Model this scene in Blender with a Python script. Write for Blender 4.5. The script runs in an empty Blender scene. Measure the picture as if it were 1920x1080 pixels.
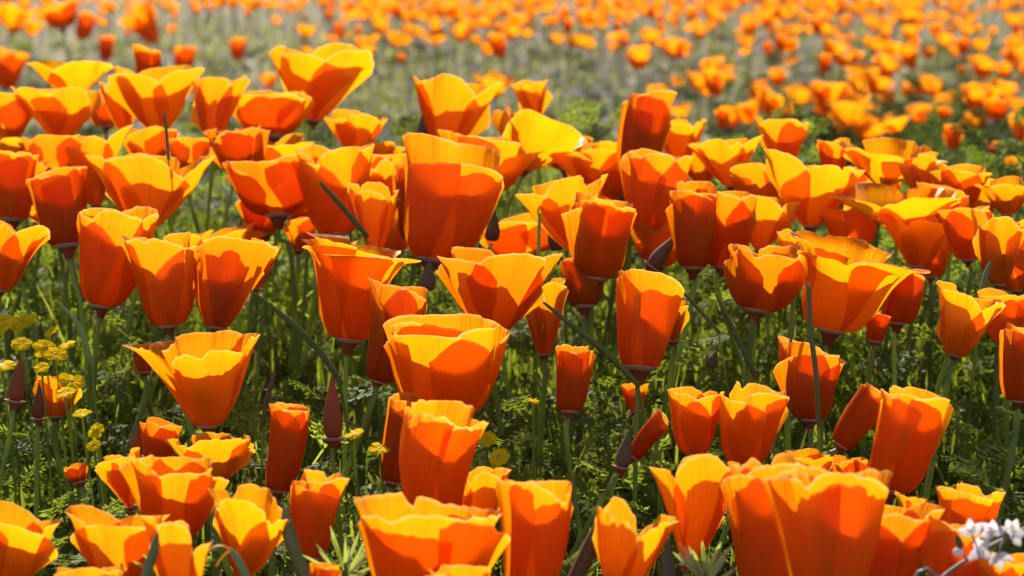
import bpy, math, random
import numpy as np
from mathutils import Vector, Matrix

# ------------------------------------------------------------------ camera
F = 4533.0                                    # focal length in photo pixels (1920 wide) = 85 mm
PITCH = math.atan(657.0 / F)
CAM = Vector((0, 0, 0.5))
RIGHT = Vector((1, 0, 0)); UP = Vector((0, math.sin(PITCH), math.cos(PITCH))); FWD = Vector((0, math.cos(PITCH), -math.sin(PITCH)))
scene = bpy.context.scene
COL = scene.collection
cd = bpy.data.cameras.new('camera'); cam = bpy.data.objects.new('camera', cd); COL.objects.link(cam)
cam.location = CAM; cam.rotation_euler = (math.pi/2 - PITCH, 0, 0)
cd.lens = 85; cd.sensor_width = 36; cd.clip_start = 0.05; cd.clip_end = 2000
cd.dof.use_dof = True; cd.dof.focus_distance = 1.36; cd.dof.aperture_fstop = 14; cd.dof.aperture_blades = 7
scene.camera = cam

# ------------------------------------------------------------------ light
SUN_EL, SUN_AZ = 37, -16                      # azimuth measured from straight ahead, negative = left
world = bpy.data.worlds.new('World'); scene.world = world; world.use_nodes = True
wn = world.node_tree.nodes; wl = world.node_tree.links
sky = wn.new('ShaderNodeTexSky'); sky.sky_type = 'NISHITA'; sky.sun_disc = False
sky.sun_elevation = math.radians(SUN_EL); sky.sun_rotation = math.radians(SUN_AZ)
wl.new(sky.outputs[0], wn['Background'].inputs[0]); wn['Background'].inputs[1].default_value = 0.09
sl = bpy.data.lights.new('sun', 'SUN'); sl.energy = 5.0; sl.angle = math.radians(0.5); sl.color = (1, .95, .87)
sun = bpy.data.objects.new('sun', sl); COL.objects.link(sun)
sd = Vector((math.sin(math.radians(SUN_AZ))*math.cos(math.radians(SUN_EL)), math.cos(math.radians(SUN_AZ))*math.cos(math.radians(SUN_EL)), math.sin(math.radians(SUN_EL))))
sun.rotation_euler = sd.to_track_quat('Z', 'Y').to_euler(); sun.location = (0, 0, 5)
vs = scene.view_settings; vs.view_transform = 'Standard'; vs.look = 'None'; vs.gamma = 1; vs.use_curve_mapping = False
vs.exposure = 1.0
scene.render.engine = 'CYCLES'
cy = scene.cycles; cy.max_bounces = 10; cy.diffuse_bounces = 6; cy.transmission_bounces = 8; cy.glossy_bounces = 2
cy.use_denoising = True; cy.caustics_reflective = False; cy.caustics_refractive = False; cy.sample_clamp_indirect = 6

# ------------------------------------------------------------------ placing helpers
def un(px, py, D):
    return CAM + D*((px-960)/F*RIGHT + (540-py)/F*UP + FWD)
def depth_at(py):                             # how far the flower heads of the near bank stand
    return 1.0/(0.394 + 0.000468*py)
GY = np.array([-50, 0, 1.1, 1.5, 2.05, 2.35, 2.8, 3.3, 5, 2000.]); GZ = np.array([0, 0, .0, .035, .12, .125, .06, .0, 0, 0.])
def ground_z(x, y):
    z = np.interp(y, GY, GZ)
    return z + .008*np.sin(x*5.1+y*3.3) + .006*np.sin(x*11.3-y*7.7) + .05*np.sin(x*.35+1.3)*np.sin(y*.3)*np.clip((np.asarray(y)-6)/8, 0, 1)

# ------------------------------------------------------------------ materials
def new_mat(name):
    m = bpy.data.materials.new(name); m.use_nodes = True; nt = m.node_tree
    for n in list(nt.nodes): nt.nodes.remove(n)
    return m, nt, nt.nodes, nt.links
def rgb(c): return (c[0], c[1], c[2], 1)
def leafy(name, dif, tra, mix=.5, rough=.5, gloss=.04, var=.25, attr=None, noise_scale=60, spec_tint=(1,1,1), fres=.2):
    """thin living tissue: diffuse + translucent + a soft sheen"""
    m, nt, N, L = new_mat(name)
    out = N.new('ShaderNodeOutputMaterial')
    D = N.new('ShaderNodeBsdfDiffuse'); T = N.new('ShaderNodeBsdfTranslucent'); G = N.new('ShaderNodeBsdfGlossy')
    m1 = N.new('ShaderNodeMixShader'); m2 = N.new('ShaderNodeMixShader')
    G.inputs['Roughness'].default_value = rough; G.inputs['Color'].default_value = rgb(spec_tint)
    m1.inputs[0].default_value = mix
    tc = N.new('ShaderNodeTexCoord'); ns = N.new('ShaderNodeTexNoise'); ns.inputs['Scale'].default_value = noise_scale; ns.inputs['Detail'].default_value = 3
    L.new(tc.outputs['Object'], ns.inputs['Vector'])
    oi = N.new('ShaderNodeObjectInfo')
    add = N.new('ShaderNodeMath'); add.operation = 'ADD'; L.new(ns.outputs[0], add.inputs[0])
    if attr:
        at = N.new('ShaderNodeAttribute'); at.attribute_name = attr; L.new(at.outputs['Fac'], add.inputs[1])
    else: L.new(oi.outputs['Random'], add.inputs[1])
    mr = N.new('ShaderNodeMapRange'); mr.inputs['From Min'].default_value = .3; mr.inputs['From Max'].default_value = 1.7
    mr.inputs['To Min'].default_value = 1-var; mr.inputs['To Max'].default_value = 1+var; L.new(add.outputs[0], mr.inputs['Value'])
    for c, sh in ((dif, D), (tra, T)):
        vm = N.new('ShaderNodeVectorMath'); vm.operation = 'SCALE'; vm.inputs[0].default_value = c
        L.new(mr.outputs[0], vm.inputs['Scale']); L.new(vm.outputs[0], sh.inputs['Color'])
    L.new(D.outputs[0], m1.inputs[1]); L.new(T.outputs[0], m1.inputs[2])
    lw = N.new('ShaderNodeLayerWeight'); lw.inputs[0].default_value = .25
    gm = N.new('ShaderNodeMath'); gm.operation = 'MULTIPLY_ADD'; gm.inputs[1].default_value = fres; gm.inputs[2].default_value = gloss
    L.new(lw.outputs['Fresnel'], gm.inputs[0]); L.new(gm.outputs[0], m2.inputs[0])
    L.new(m1.outputs[0], m2.inputs[1]); L.new(G.outputs[0], m2.inputs[2]); L.new(m2.outputs[0], out.inputs[0])
    return m

def petal_material(name, dif, tra, pleats=1.0):
    m, nt, N, L = new_mat(name)
    out = N.new('ShaderNodeOutputMaterial')
    D = N.new('ShaderNodeBsdfDiffuse'); T = N.new('ShaderNodeBsdfTranslucent'); G = N.new('ShaderNodeBsdfGlossy')
    uv = N.new('ShaderNodeUVMap'); uv.uv_map = 'UVMap'
    oi = N.new('ShaderNodeObjectInfo')
    # fine veins fanning along the petal: noise squeezed across u
    mp = N.new('ShaderNodeMapping'); mp.inputs['Scale'].default_value = (34, 1.6, 1); L.new(uv.outputs[0], mp.inputs[0])
    cx = N.new('ShaderNodeCombineXYZ'); ml = N.new('ShaderNodeMath'); ml.operation = 'MULTIPLY'; ml.inputs[1].default_value = 50
    L.new(oi.outputs['Random'], ml.inputs[0]); L.new(ml.outputs[0], cx.inputs[0]); L.new(ml.outputs[0], cx.inputs[2]); L.new(cx.outputs[0], mp.inputs['Location'])
    n1 = N.new('ShaderNodeTexNoise'); n1.inputs['Scale'].default_value = 1; n1.inputs['Detail'].default_value = 4; n1.inputs['Roughness'].default_value = .6
    L.new(mp.outputs[0], n1.inputs['Vector'])
    mp2 = N.new('ShaderNodeMapping'); mp2.inputs['Scale'].default_value = (4, 3, 1); L.new(uv.outputs[0], mp2.inputs[0]); L.new(cx.outputs[0], mp2.inputs['Location'])
    n2 = N.new('ShaderNodeTexNoise'); n2.inputs['Scale'].default_value = 1; n2.inputs['Detail'].default_value = 2; L.new(mp2.outputs[0], n2.inputs['Vector'])
    # colour: golden towards the rim, deeper orange towards the heart, streaked by the veins
    sx = N.new('ShaderNodeSeparateXYZ'); L.new(uv.outputs[0], sx.inputs[0])
    a1 = N.new('ShaderNodeMath'); a1.operation = 'MULTIPLY_ADD'; a1.inputs[1].default_value = .6; L.new(n1.outputs[0], a1.inputs[0])
    a0 = N.new('ShaderNodeMath'); a0.operation = 'MULTIPLY_ADD'; a0.inputs[1].default_value = .75; a0.inputs[2].default_value = -.50; L.new(sx.outputs[1], a0.inputs[0])
    L.new(a0.outputs[0], a1.inputs[2])
    a2 = N.new('ShaderNodeMath'); a2.operation = 'MULTIPLY_ADD'; a2.inputs[1].default_value = .35; L.new(n2.outputs[0], a2.inputs[0]); L.new(a1.outputs[0], a2.inputs[2])
    a3 = N.new('ShaderNodeMath'); a3.operation = 'MULTIPLY_ADD'; a3.inputs[1].default_value = .3; L.new(oi.outputs['Random'], a3.inputs[0]); L.new(a2.outputs[0], a3.inputs[2])
    for c, sh in ((dif, D), (tra, T)):
        cr = N.new('ShaderNodeValToRGB'); cr.color_ramp.elements[0].position = 0; cr.color_ramp.elements[1].position = .85
        cr.color_ramp.elements[0].color = rgb(c[0]); cr.color_ramp.elements[1].color = rgb(c[1])
        L.new(a3.outputs[0], cr.inputs[0])
        em = N.new('ShaderNodeMix'); em.data_type = 'RGBA'; em.inputs['B'].default_value = (.92, .52, .16, 1)     # papery bleached rim
        er = N.new('ShaderNodeMapRange'); er.inputs['From Min'].default_value = .962; er.inputs['To Max'].default_value = .55
        L.new(sx.outputs[1], er.inputs['Value']); L.new(er.outputs[0], em.inputs['Factor']); L.new(cr.outputs[0], em.inputs['A'])
        nb = N.new('ShaderNodeTexNoise'); nb.inputs['Scale'].default_value = 14; nb.inputs['Detail'].default_value = 5; L.new(mp2.outputs[0], nb.inputs['Vector'])
        bl = N.new('ShaderNodeMapRange'); bl.inputs['From Min'].default_value = .66; bl.inputs['From Max'].default_value = .74; bl.inputs['To Max'].default_value = .4
        L.new(nb.outputs[0], bl.inputs['Value'])
        bm = N.new('ShaderNodeMix'); bm.data_type = 'RGBA'; bm.inputs['B'].default_value = (.30, .05, .01, 1)     # bruises and flecks
        L.new(bl.outputs[0], bm.inputs['Factor']); L.new(em.outputs['Result'], bm.inputs['A']); L.new(bm.outputs['Result'], sh.inputs['Color'])
    bp = N.new('ShaderNodeBump'); bp.inputs['Strength'].default_value = .7*pleats; bp.inputs['Distance'].default_value = .0016
    L.new(n1.outputs[0], bp.inputs['Height'])
    for s in (D, T, G): L.new(bp.outputs[0], s.inputs['Normal'])
    m1 = N.new('ShaderNodeMixShader'); m1.inputs[0].default_value = .66
    L.new(D.outputs[0], m1.inputs[1]); L.new(T.outputs[0], m1.inputs[2])
    G.inputs['Roughness'].default_value = .34; G.inputs['Color'].default_value = (1, .8, .6, 1)
    lw = N.new('ShaderNodeLayerWeight'); lw.inputs[0].default_value = .15
    gm = N.new('ShaderNodeMath'); gm.operation = 'MULTIPLY_ADD'; gm.inputs[1].default_value = .10; gm.inputs[2].default_value = .006
    L.new(lw.outputs['Fresnel'], gm.inputs[0])
    m2 = N.new('ShaderNodeMixShader'); L.new(gm.outputs[0], m2.inputs[0]); L.new(m1.outputs[0], m2.inputs[1]); L.new(G.outputs[0], m2.inputs[2])
    L.new(m2.outputs[0], out.inputs[0])
    return m

M = {}
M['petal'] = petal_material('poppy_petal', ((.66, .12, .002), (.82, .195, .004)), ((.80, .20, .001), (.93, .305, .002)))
M['petal_red'] = petal_material('shaded_poppy_petal', ((.55, .09, .003), (.70, .14, .003)), ((.68, .13, .001), (.86, .24, .002)))  # deeper red copy; neighbours' shade on the dark blooms is put into its colour
M['petal_light'] = petal_material('pale_backlit_petal', ((.70, .13, .002), (.84, .22, .005)), ((.88, .23, .001), (.96, .345, .002)))  # paler copy; back rows' brighter backlight put into the colour, plus random tone variety
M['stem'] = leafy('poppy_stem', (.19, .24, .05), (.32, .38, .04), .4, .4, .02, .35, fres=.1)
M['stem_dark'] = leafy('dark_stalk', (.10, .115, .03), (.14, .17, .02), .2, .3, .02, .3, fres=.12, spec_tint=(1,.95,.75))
M['recept'] = leafy('receptacle_skin', (.24, .065, .03), (.30, .09, .03), .25, .35, .01, .25, fres=.04, spec_tint=(1, .8, .7))
M['rim'] = leafy('receptacle_rim', (.60, .36, .30), (.6, .34, .25), .4, .18, .12, .12, fres=.25, spec_tint=(1, .88, .8))  # pinkish collar, lightened so its colour stands in for edge glints
M['bud'] = leafy('bud_cap_skin', (.24, .075, .035), (.40, .12, .04), .35, .4, .01, .35, fres=.08, spec_tint=(1,.85,.75))
M['bud_green'] = leafy('pod_skin', (.19, .24, .09), (.24, .3, .07), .3, .35, .03, .3, fres=.15, spec_tint=(1,.95,.8))
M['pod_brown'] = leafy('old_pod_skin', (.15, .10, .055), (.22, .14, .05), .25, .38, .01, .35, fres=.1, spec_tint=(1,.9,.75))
M['stamen'] = leafy('stamen', (.75, .36, .03), (.8, .4, .02), .3, .5, .02, .2)
M['yellow'] = leafy('daisy_ray', (.85, .58, .004), (.95, .72, .003), .5, .5, .0, .15, fres=.02)
M['daisy_disc'] = leafy('daisy_disc', (.55, .27, .015), (.5, .3, .01), .2, .6, .01, .25, noise_scale=900)
M['white'] = leafy('white_petal', (.74, .67, .66), (.74, .66, .64), .5, .4, .01, .06, fres=.03)
M['lav'] = leafy('lavender_petal', (.50, .43, .47), (.45, .38, .42), .4, .6, .0, .3, fres=.02)
M['far_leaf'] = leafy('far_leaf', (.12, .125, .05), (.20, .21, .05), .45, .5, .0, .5, attr='tone', fres=.02)
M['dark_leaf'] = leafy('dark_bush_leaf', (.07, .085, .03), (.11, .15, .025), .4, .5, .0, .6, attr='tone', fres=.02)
M['sprig'] = leafy('sprig_stalk', (.2, .13, .12), (.2, .14, .1), .1, .45, .03, .2)
M['fern'] = leafy('fern_leaf', (.30, .36, .12), (.50, .58, .10), .55, .35, .05, .25)

# ------------------------------------------------------------------ object helpers
def tag(o, label, cat, group=None, kind=None):
    if label: o['label'] = label
    if cat: o['category'] = cat
    if group: o['group'] = group
    if kind: o['kind'] = kind
def empty(name, loc):
    o = bpy.data.objects.new(name, None); o.empty_display_size = .01; o.location = loc; COL.objects.link(o); return o
def mesh_np(name, V, Fq, mats, parent=None, uv=None, midx=None, smooth=True, attr=None, origin=None):
    """V (n,3) world coordinates, Fq (m,4) or (m,3) faces"""
    V = np.asarray(V, dtype=np.float32); Fq = np.asarray(Fq, dtype=np.int32)
    if parent is not None: V = V - np.array(parent.location, dtype=np.float32)
    if origin is not None: V = V - np.array(origin, dtype=np.float32)
    me = bpy.data.meshes.new(name)
    k = Fq.shape[1]; m = len(Fq)
    me.vertices.add(len(V)); me.vertices.foreach_set('co', V.ravel())
    me.loops.add(m*k); me.loops.foreach_set('vertex_index', Fq.ravel())
    me.polygons.add(m); me.polygons.foreach_set('loop_start', np.arange(m, dtype=np.int32)*k)
    if midx is not None: me.polygons.foreach_set('material_index', np.asarray(midx, dtype=np.int32))
    me.update(calc_edges=True)
    if smooth: me.polygons.foreach_set('use_smooth', np.ones(m, dtype=bool))
    if uv is not None:
        l = me.uv_layers.new(name='UVMap'); l.data.foreach_set('uv', np.asarray(uv, dtype=np.float32)[Fq.ravel()].ravel())
    if attr is not None:
        a = me.attributes.new('tone', 'FLOAT', 'POINT'); a.data.foreach_set('value', np.asarray(attr, dtype=np.float32))
    for mt in (mats if isinstance(mats, (list, tuple)) else [mats]): me.materials.append(mt)
    o = bpy.data.objects.new(name, me); COL.objects.link(o)
    if parent is not None: o.parent = parent
    if origin is not None: o.location = origin
    return o
def grid_faces(nu, nv, wrap=False):
    f = []
    for j in range(nv-1):
        for i in range(nu if wrap else nu-1):
            i2 = (i+1) % nu
            f.append((j*nu+i, j*nu+i2, (j+1)*nu+i2, (j+1)*nu+i))
    return np.array(f, dtype=np.int32)
def tube_geo(pts, rad, n=8, flute=0):
    """a tapered tube along pts"""
    pts = [Vector(p) for p in pts]; V = []; ref = None
    for i, p in enumerate(pts):
        t = (pts[min(i+1, len(pts)-1)] - pts[max(i-1, 0)]).normalized()
        if ref is None: ref = t.orthogonal().normalized()
        ref = (ref - t*ref.dot(t)).normalized(); b = t.cross(ref)
        for k in range(n):
            a = 2*math.pi*k/n; r = rad[i]*(1+flute*(-1)**k)
            V.append(p + ref*math.cos(a)*r + b*math.sin(a)*r)
    return np.array([tuple(v) for v in V]), grid_faces(n, len(pts), True)
def spline(p, n):
    """Catmull-Rom through the points p"""
    p = [Vector(q) for q in p]
    if len(p) == 2: return [p[0].lerp(p[1], i/(n-1)) for i in range(n)]
    q = [p[0]*2-p[1]] + p + [p[-1]*2-p[-2]]; out = []
    for i in range(n):
        s = i/(n-1)*(len(p)-1); k = min(int(s), len(p)-2); t = s-k
        a, b, c, d = q[k], q[k+1], q[k+2], q[k+3]
        out.append(.5*((2*b) + (c-a)*t + (2*a-5*b+4*c-d)*t*t + (3*b-a-3*c+d)*t*t*t))
    return out
def axes(axis):
    a = Vector(axis).normalized(); s = (RIGHT - a*RIGHT.dot(a)).normalized(); f = s.cross(a).normalized()
    if f.dot(FWD) > 0: f = -f
    return a, s, f

# ------------------------------------------------------------------ poppy parts
PROF = {   # v, radius / rim radius, height / length
 'F': [(0, .17, 0), (.07, .30, .03), (.3, .54, .24), (.6, .74, .56), (.85, .90, .85), (1, 1.04, .98)],
 'C': [(0, .24, 0), (.07, .48, .03), (.25, .70, .20), (.55, .86, .53), (.85, .95, .86), (1, 1.02, 1.0)],
 'T': [(0, .40, 0), (.07, .66, .02), (.25, .83, .22), (.6, .93, .60), (.85, .96, .87), (1, 1.0, 1.0)],
 'B': [(0, .24, 0), (.07, .44, .02), (.3, .60, .25), (.6, .68, .60), (.82, .82, .85), (1, 1.06, .94)],
 'W': [(0, .14, 0), (.06, .22, .04), (.3, .50, .26), (.6, .78, .58), (.85, .97, .86), (1, 1.06, .99)],
 'O': [(0, .12, 0), (.08, .20, .06), (.3, .46, .24), (.6, .75, .53), (.85, .94, .80), (1, 1.06, .92)],
}
DEF = {'W': dict(hw=66, cr=.42, ruf=.17, curl=.0, front=.99, squash=.36), 'F': dict(hw=72, cr=.36, ruf=.16, curl=.03, front=.95, squash=.52),
       'C': dict(hw=90, cr=.32, ruf=.13, curl=.0, front=.97, squash=.55), 'T': dict(hw=118, cr=.18, ruf=.08, curl=.02, front=.99, squash=.75),
       'B': dict(hw=86, cr=.20, ruf=.11, curl=.10, front=.93, squash=.58), 'O': dict(hw=66, cr=.42, ruf=.13, curl=.05, front=0.96, squash=.75)}
def petal_geo(P0, a, s, f, L, R, kind, phi, layer, hw, cr, ruf, curl, lenm, rng, lean=0.0, nu=37, nv=19, frill=1.0, squash=1.0, bow=0.0, twist=0.0):
    prof = np.array(PROF[kind])
    u = np.linspace(-1, 1, nu)[None, :]; v = np.linspace(0, 1, nv)[:, None]
    # top edge: rounded corners, a soft notch, nibbled frill
    p1, p2, p3, p4 = [rng.uniform(0, 6.28) for _ in range(4)]
    k1 = rng.uniform(2.0, 3.4); k2 = rng.uniform(6, 9)
    edge = 1 - cr*np.abs(u)**2.3*(1+.35*rng.uniform(-1, 1)*np.sign(u)) + rng.uniform(-.07, .07)*u + .035*np.sin(k1*u+p1) + .007*frill*np.sin(k2*u+p2) + .0045*frill*np.sin(17*u+p4) + .009*frill*np.sin(29*u+p3)*np.sin(5*u+p2) - rng.choice((0, 0, 0, .05, .12))*np.exp(-((u-rng.uniform(-.6, .6))/rng.uniform(.05, .16))**2)
    t = v*edge
    r = np.interp(t, prof[:, 0], prof[:, 1]) if True else None
    # smooth interpolation of the profile
    tt = np.linspace(0, 1.05, 60); rr = np.interp(tt, prof[:, 0], prof[:, 1]); zz = np.interp(tt, prof[:, 0], prof[:, 2]+0)
    ker = np.array([1, 2, 3, 4, 3, 2, 1.]); ker /= ker.sum()
    rs = np.convolve(np.pad(rr, 3, mode='reflect', reflect_type='odd'), ker, 'valid'); zs = np.convolve(np.pad(zz, 3, mode='reflect', reflect_type='odd'), ker, 'valid')
    r = np.interp(t, tt, rs); z = np.interp(t, tt, zs)
    ang = phi + u*math.radians(hw)*(.74 + .26*np.clip(v*1.6, 0, 1))
    m = np.clip((v-.25)/.75, 0, 1)
    rad = r*(1 + .05*layer)
    rad = rad + ruf*m**1.6*(.62*np.sin(k1*u*2.2+p3) + .38*np.sin(k2*u+p1+1.5*v)) \
        + .005*frill*m*np.sin(19*u+p2) + curl*np.clip((v-.78)/.22, 0, 1)**2*(1+.6*np.sin(2.1*u+p4)) + lean*v*v
    # lengthwise creases, a folded-over side and a crimped rim
    k3 = rng.uniform(8, 13); cu = rng.uniform(-.8, .8); cw = rng.uniform(.14, .35); ca = rng.uniform(-.17, .10)
    cu2 = rng.uniform(-.9, .9); cw2 = rng.uniform(.05, .12); ca2 = rng.uniform(-.05, .05)
    rad = rad + .010*m*np.sin(k3*u+p1+1.2*v) + ca*m*np.exp(-((u-cu-.15*v)/cw)**2) + ca2*m*np.exp(-((u-cu2)/cw2)**2)
    sd_ = rng.choice((-1, 1)); rad = rad + rng.uniform(.02, .30)*m**2*np.clip(u*sd_, 0, 1)**3 + rng.uniform(-.10, .16)*m**2*np.clip(-u*sd_, 0, 1)**3
    rad = rad + .018*frill*np.clip((v-.72)/.28, 0, 1)**2*np.sin(rng.uniform(22, 34)*u+p3)
    if kind == 'T': rad = rad*(1 + .13*u*(1 if layer > 0 else -1))
    zz_ = z*lenm - np.maximum(lean, -.2)*.45*v*v*R/L + .02*m*np.sin(k1*u*2+p2)*R/L
    zz_ = zz_ - curl*.5*np.clip((v-.82)/.18, 0, 1)**2*R/L
    ang = ang + twist*v
    x = rad*R*np.sin(ang) + bow*L*zz_*zz_ - bow*L*zz_; y = rad*R*np.cos(ang)*squash; h = zz_*L
    P = (np.array(P0)[None, None] + h[..., None]*np.array(a) + x[..., None]*np.array(s) + y[..., None]*np.array(f))
    uv = np.stack([np.broadcast_to(u*.5+.5, t.shape), np.broadcast_to(v, t.shape)], -1)
    return P.reshape(-1, 3), grid_faces(nu, nv), uv.reshape(-1, 2)

def receptacle_geo(P0, a, r):
    """flared saucer under the petals"""
    P0 = Vector(P0); pr = [(-1.5, .33), (-.85, .45), (-.25, .78), (.02, 1.12), (.10, 1.15), (.12, .95), (.05, .5)]
    V = []; s = a.orthogonal().normalized(); b = a.cross(s)
    for (h, q) in pr:
        for k in range(16):
            an = 2*math.pi*k/16; V.append(tuple(P0 + a*h*r*.75 + (s*math.cos(an)+b*math.sin(an))*q*r))
    Fq = grid_faces(16, len(pr), True); mi = [1 if 2 <= i//16 <= 4 else 0 for i in range(len(Fq))]
    return np.array(V), Fq, mi

def stem_points(P0, a, rng, foot=None, bend=1.0):
    P0 = Vector(P0)
    if foot is None:
        fx = P0.x - a.x*.07*bend + rng.uniform(-.045, .045); fy = P0.y - a.y*.06 + rng.uniform(-.005, .04)
        foot = Vector((fx, fy, float(ground_z(fx, fy)) - .004))
    mid = P0.lerp(foot, .45) - a*.018 + Vector((-a.x*.012 + rng.uniform(-.018, .018), rng.uniform(-.01, .01), 0)); near = P0 - a*.02
    return spline([P0 - a*.002, near, mid, foot], 12), foot

RNGN = 0
def poppy(bx, by, tx, ty, w, kind, label, D=None, toward=0.0, rot=None, seed=None, mat='petal', group='poppies on the near bank', stem_to=None, recept=True,
          lens=None, leans=None, stam=False, rscale=1.0, inner_first=None, **kw):
    global RNGN
    RNGN += 1
    rng = random.Random(seed if seed is not None else 1000+RNGN*17)
    D = (D if D else depth_at(by)) * kw.pop('dd', 1.0)
    p = dict(DEF[kind]); p['frill'] = 1.0; p.update({k: v for k, v in kw.items() if k in ('hw', 'cr', 'ruf', 'curl', 'front', 'frill', 'squash')})
    front = p.pop('front'); curl0 = p['curl']
    if D < 2.2 and by < 520: w *= 1.13
    elif by < 700 and D < 2.2: w *= 1.05
    P0 = un(bx, by, D); R = w*.5/F*D
    top = un(tx, ty, D); ax = top - P0
    L = max(ax.length - .12*R, .3*R)
    toward = toward*.6 + rng.uniform(-.16, .08); ax = ax + (-FWD)*ax.length*toward + RIGHT*ax.length*rng.uniform(-.06, .06)
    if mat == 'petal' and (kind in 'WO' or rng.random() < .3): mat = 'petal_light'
    a, s, f = axes(ax)
    R = R*{'W': .87, 'F': .93, 'O': .95}.get(kind, .99)
    pts, foot = stem_points(P0, a, rng, bend=1)
    if stem_to is not None:
        q = stem_to; foot = un(q[0], q[1], D*(q[2] if len(q) > 2 else 1.0)); fz = Vector((foot.x + (foot.x-P0.x)*.1, foot.y+.02, 0)); fz.z = float(ground_z(fz.x, fz.y))-.004
        pts = spline([P0-a*.002, P0-a*.016, foot, fz], 14); foot = fz
    e = empty('poppy', foot); tag(e, label, 'poppy', group)
    rot = math.radians(rot if rot is not None else rng.uniform(-34, 34))
    inner_first = rng.random() < .5 if inner_first is None else inner_first
    slant = rng.uniform(-.11, .11); p['bow'] = rng.uniform(-.22, .22); p['twist'] = rng.uniform(-.3, .3) if kind in 'CT' else rng.uniform(-.12, .12)
    flop = rng.choice((1, 3)) if kind in 'CFBO' and rng.random() < .4 and not leans else -1; flopa = rng.uniform(.12, .34)
    for k in range(4):
        phi = rot + k*math.pi/2 + rng.uniform(-.34, .34)
        lay = (1 if (k % 2 == 0) != inner_first else -1)
        c = math.cos(phi)
        lm = (front if c > .5 else 1.0 if c < -.5 else (front+1)/2)*rng.uniform(.91, 1.05)
        if c < -.3: p['curl'] = curl0*.1; lm *= 1.02
        else: p['curl'] = curl0
        lm += slant*math.sin(phi)
        if lens: lm = lens[k]
        ln = rng.uniform(-.10, .13)*(1.3 if kind in 'FOW' else .35 if kind == 'T' else 1) + (leans[k] if leans else 0)
        if k == flop: ln += flopa
        if c < -.3: ln = min(ln, .02) - .03
        V, Fq, uv = petal_geo(P0, a, s, f, L, R, kind, phi, lay, lenm=lm, rng=rng, lean=ln, **p)
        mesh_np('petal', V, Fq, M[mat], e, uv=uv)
    if recept:
        rr = max(.0040, min(.0088, R*PROF[kind][0][1]*1.2))*rscale
        V, Fq, mi = receptacle_geo(P0, a, rr); mesh_np('receptacle', V, Fq, [M['recept'], M['rim']], e, midx=mi)
    sr = rng.uniform(.0012, .0017)
    V, Fq = tube_geo(pts, [sr*(1.0+.25*i/len(pts)) for i in range(len(pts))], 8); mesh_np('stem', V, Fq, M['stem'], e)
    if stam or kind in 'OF':
        Vs, Fs = [], []; nvv = 0
        for k in range(16):
            an = rng.uniform(0, 6.28); sp = rng.uniform(.1, .35); ll = L*rng.uniform(.28, .42)
            b0 = Vector(P0) + a*L*.08; b1 = b0 + (a + (s*math.cos(an)+f*math.sin(an))*sp)*ll
            V, Fq = tube_geo([b0, b0.lerp(b1, .5), b0.lerp(b1, .6), b1], [.0004, .0004, .0011, .0009], 4); Vs.append(V); Fs.append(Fq+nvv); nvv += len(V)
        mesh_np('stamens', np.concatenate(Vs), np.concatenate(Fs), M['stamen'], e)
    return e

P = poppy
# name shorthand inside labels is avoided: every label below reads on its own
#  bx    by    tx    ty   w  kind
# ---- back rows, left
P(135,182, 128,98,142,'O','yellow-orange open poppy with a dark oval shadow inside, top left of the bank', toward=.1, hw=60)
P(112,262, 112,152,158,'W','wide three-lobed orange poppy directly below the topmost left open poppy')
P(8,262, 14,166,90,'C','round orange poppy cut by the left frame edge in the upper rows')
P(300,250, 300,110,158,'W','tall orange funnel poppy with a pale folded rim at its left')
P(272,176, 272,88,48,'T','small rounded golden poppy head peeping over the pale-rimmed funnel poppy', D=2.3)
P(240,262, 222,142,62,'W','narrow bright yellow poppy petal cup left of the tall pale-rimmed funnel', dd=1.03)
P(402,272, 412,140,98,'W','upright golden poppy with orange centre beside the upper right gap in the back row')
P(512,258, 500,148,122,'C','dark orange shadowed poppy beneath the highest yellow poppy', dd=1.0, front=.8)
P(588,226, 608,76,176,'W','bright yellow flared poppy rising highest against the green field', toward=.05, seed=5)
P(95,325, 96,248,96,'C','orange poppy in the crowded left rows with lit rim, above the tube poppy', dd=1.0)
P(40,320, 30,246,86,'F','half-hidden orange poppy at left edge of the crowded rows', dd=1.03)
P(178,385, 190,230,98,'F','tall shadowed orange poppy behind the three-lobed yellow poppy on the left', dd=1.05, front=.9)
P(275,305, 280,236,76,'R' if 0 else 'C','small ruffled orange poppy between tall stems behind the yellow three-lobed poppy', ruf=.16)
P(352,320, 350,252,72,'C','small orange poppy right of the thin dark stalk in the left rows')
P(22,412, 30,272,82,'T','broad dark orange tube poppy near the left edge below the crowded heads')
P(62,395, 66,288,60,'F','small orange poppy with lit ruffled edge above the red tube poppy', dd=1.03)
P(127,460, 108,308,88,'T','dark red rolled poppy with yellow ruffled mouth on a pale green stem', mat='petal_red', ruf=.12, stem_to=(160,640,1.0), seed=9)
P(92,420, 55,380,44,'F','small lit petal poppy leaning left against the dark red rolled poppy', dd=1.02)
P(270,432, 286,276,202,'W','large yellow poppy with three broad lobes and white rim tip in the left rows', rot=0, toward=.08, seed=31)
P(455,330, 440,235,92,'C','ruffled red-orange poppy left of the crumpled yellow heads', dd=1.0, mat='petal_red', ruf=.14, frill=2)
P(520,330, 525,240,130,'O','crumpled golden poppy spreading above the dark brown-red cup', dd=1.03, frill=2.2, ruf=.16, toward=.1)
P(480,312, 462,232,70,'C','small frilly golden poppy at the top of the crumpled cluster', dd=1.05, frill=2)
P(522,404, 512,278,158,'C','dark brown-red cup poppy with a golden back rim on a pale stem', front=0.94, mat='petal_red', stem_to=(550,520,1.0), toward=.06)
P(495,440, 490,360,70,'T','deep orange poppy tube hidden behind pale stems below the brown-red cup', dd=1.05)
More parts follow.
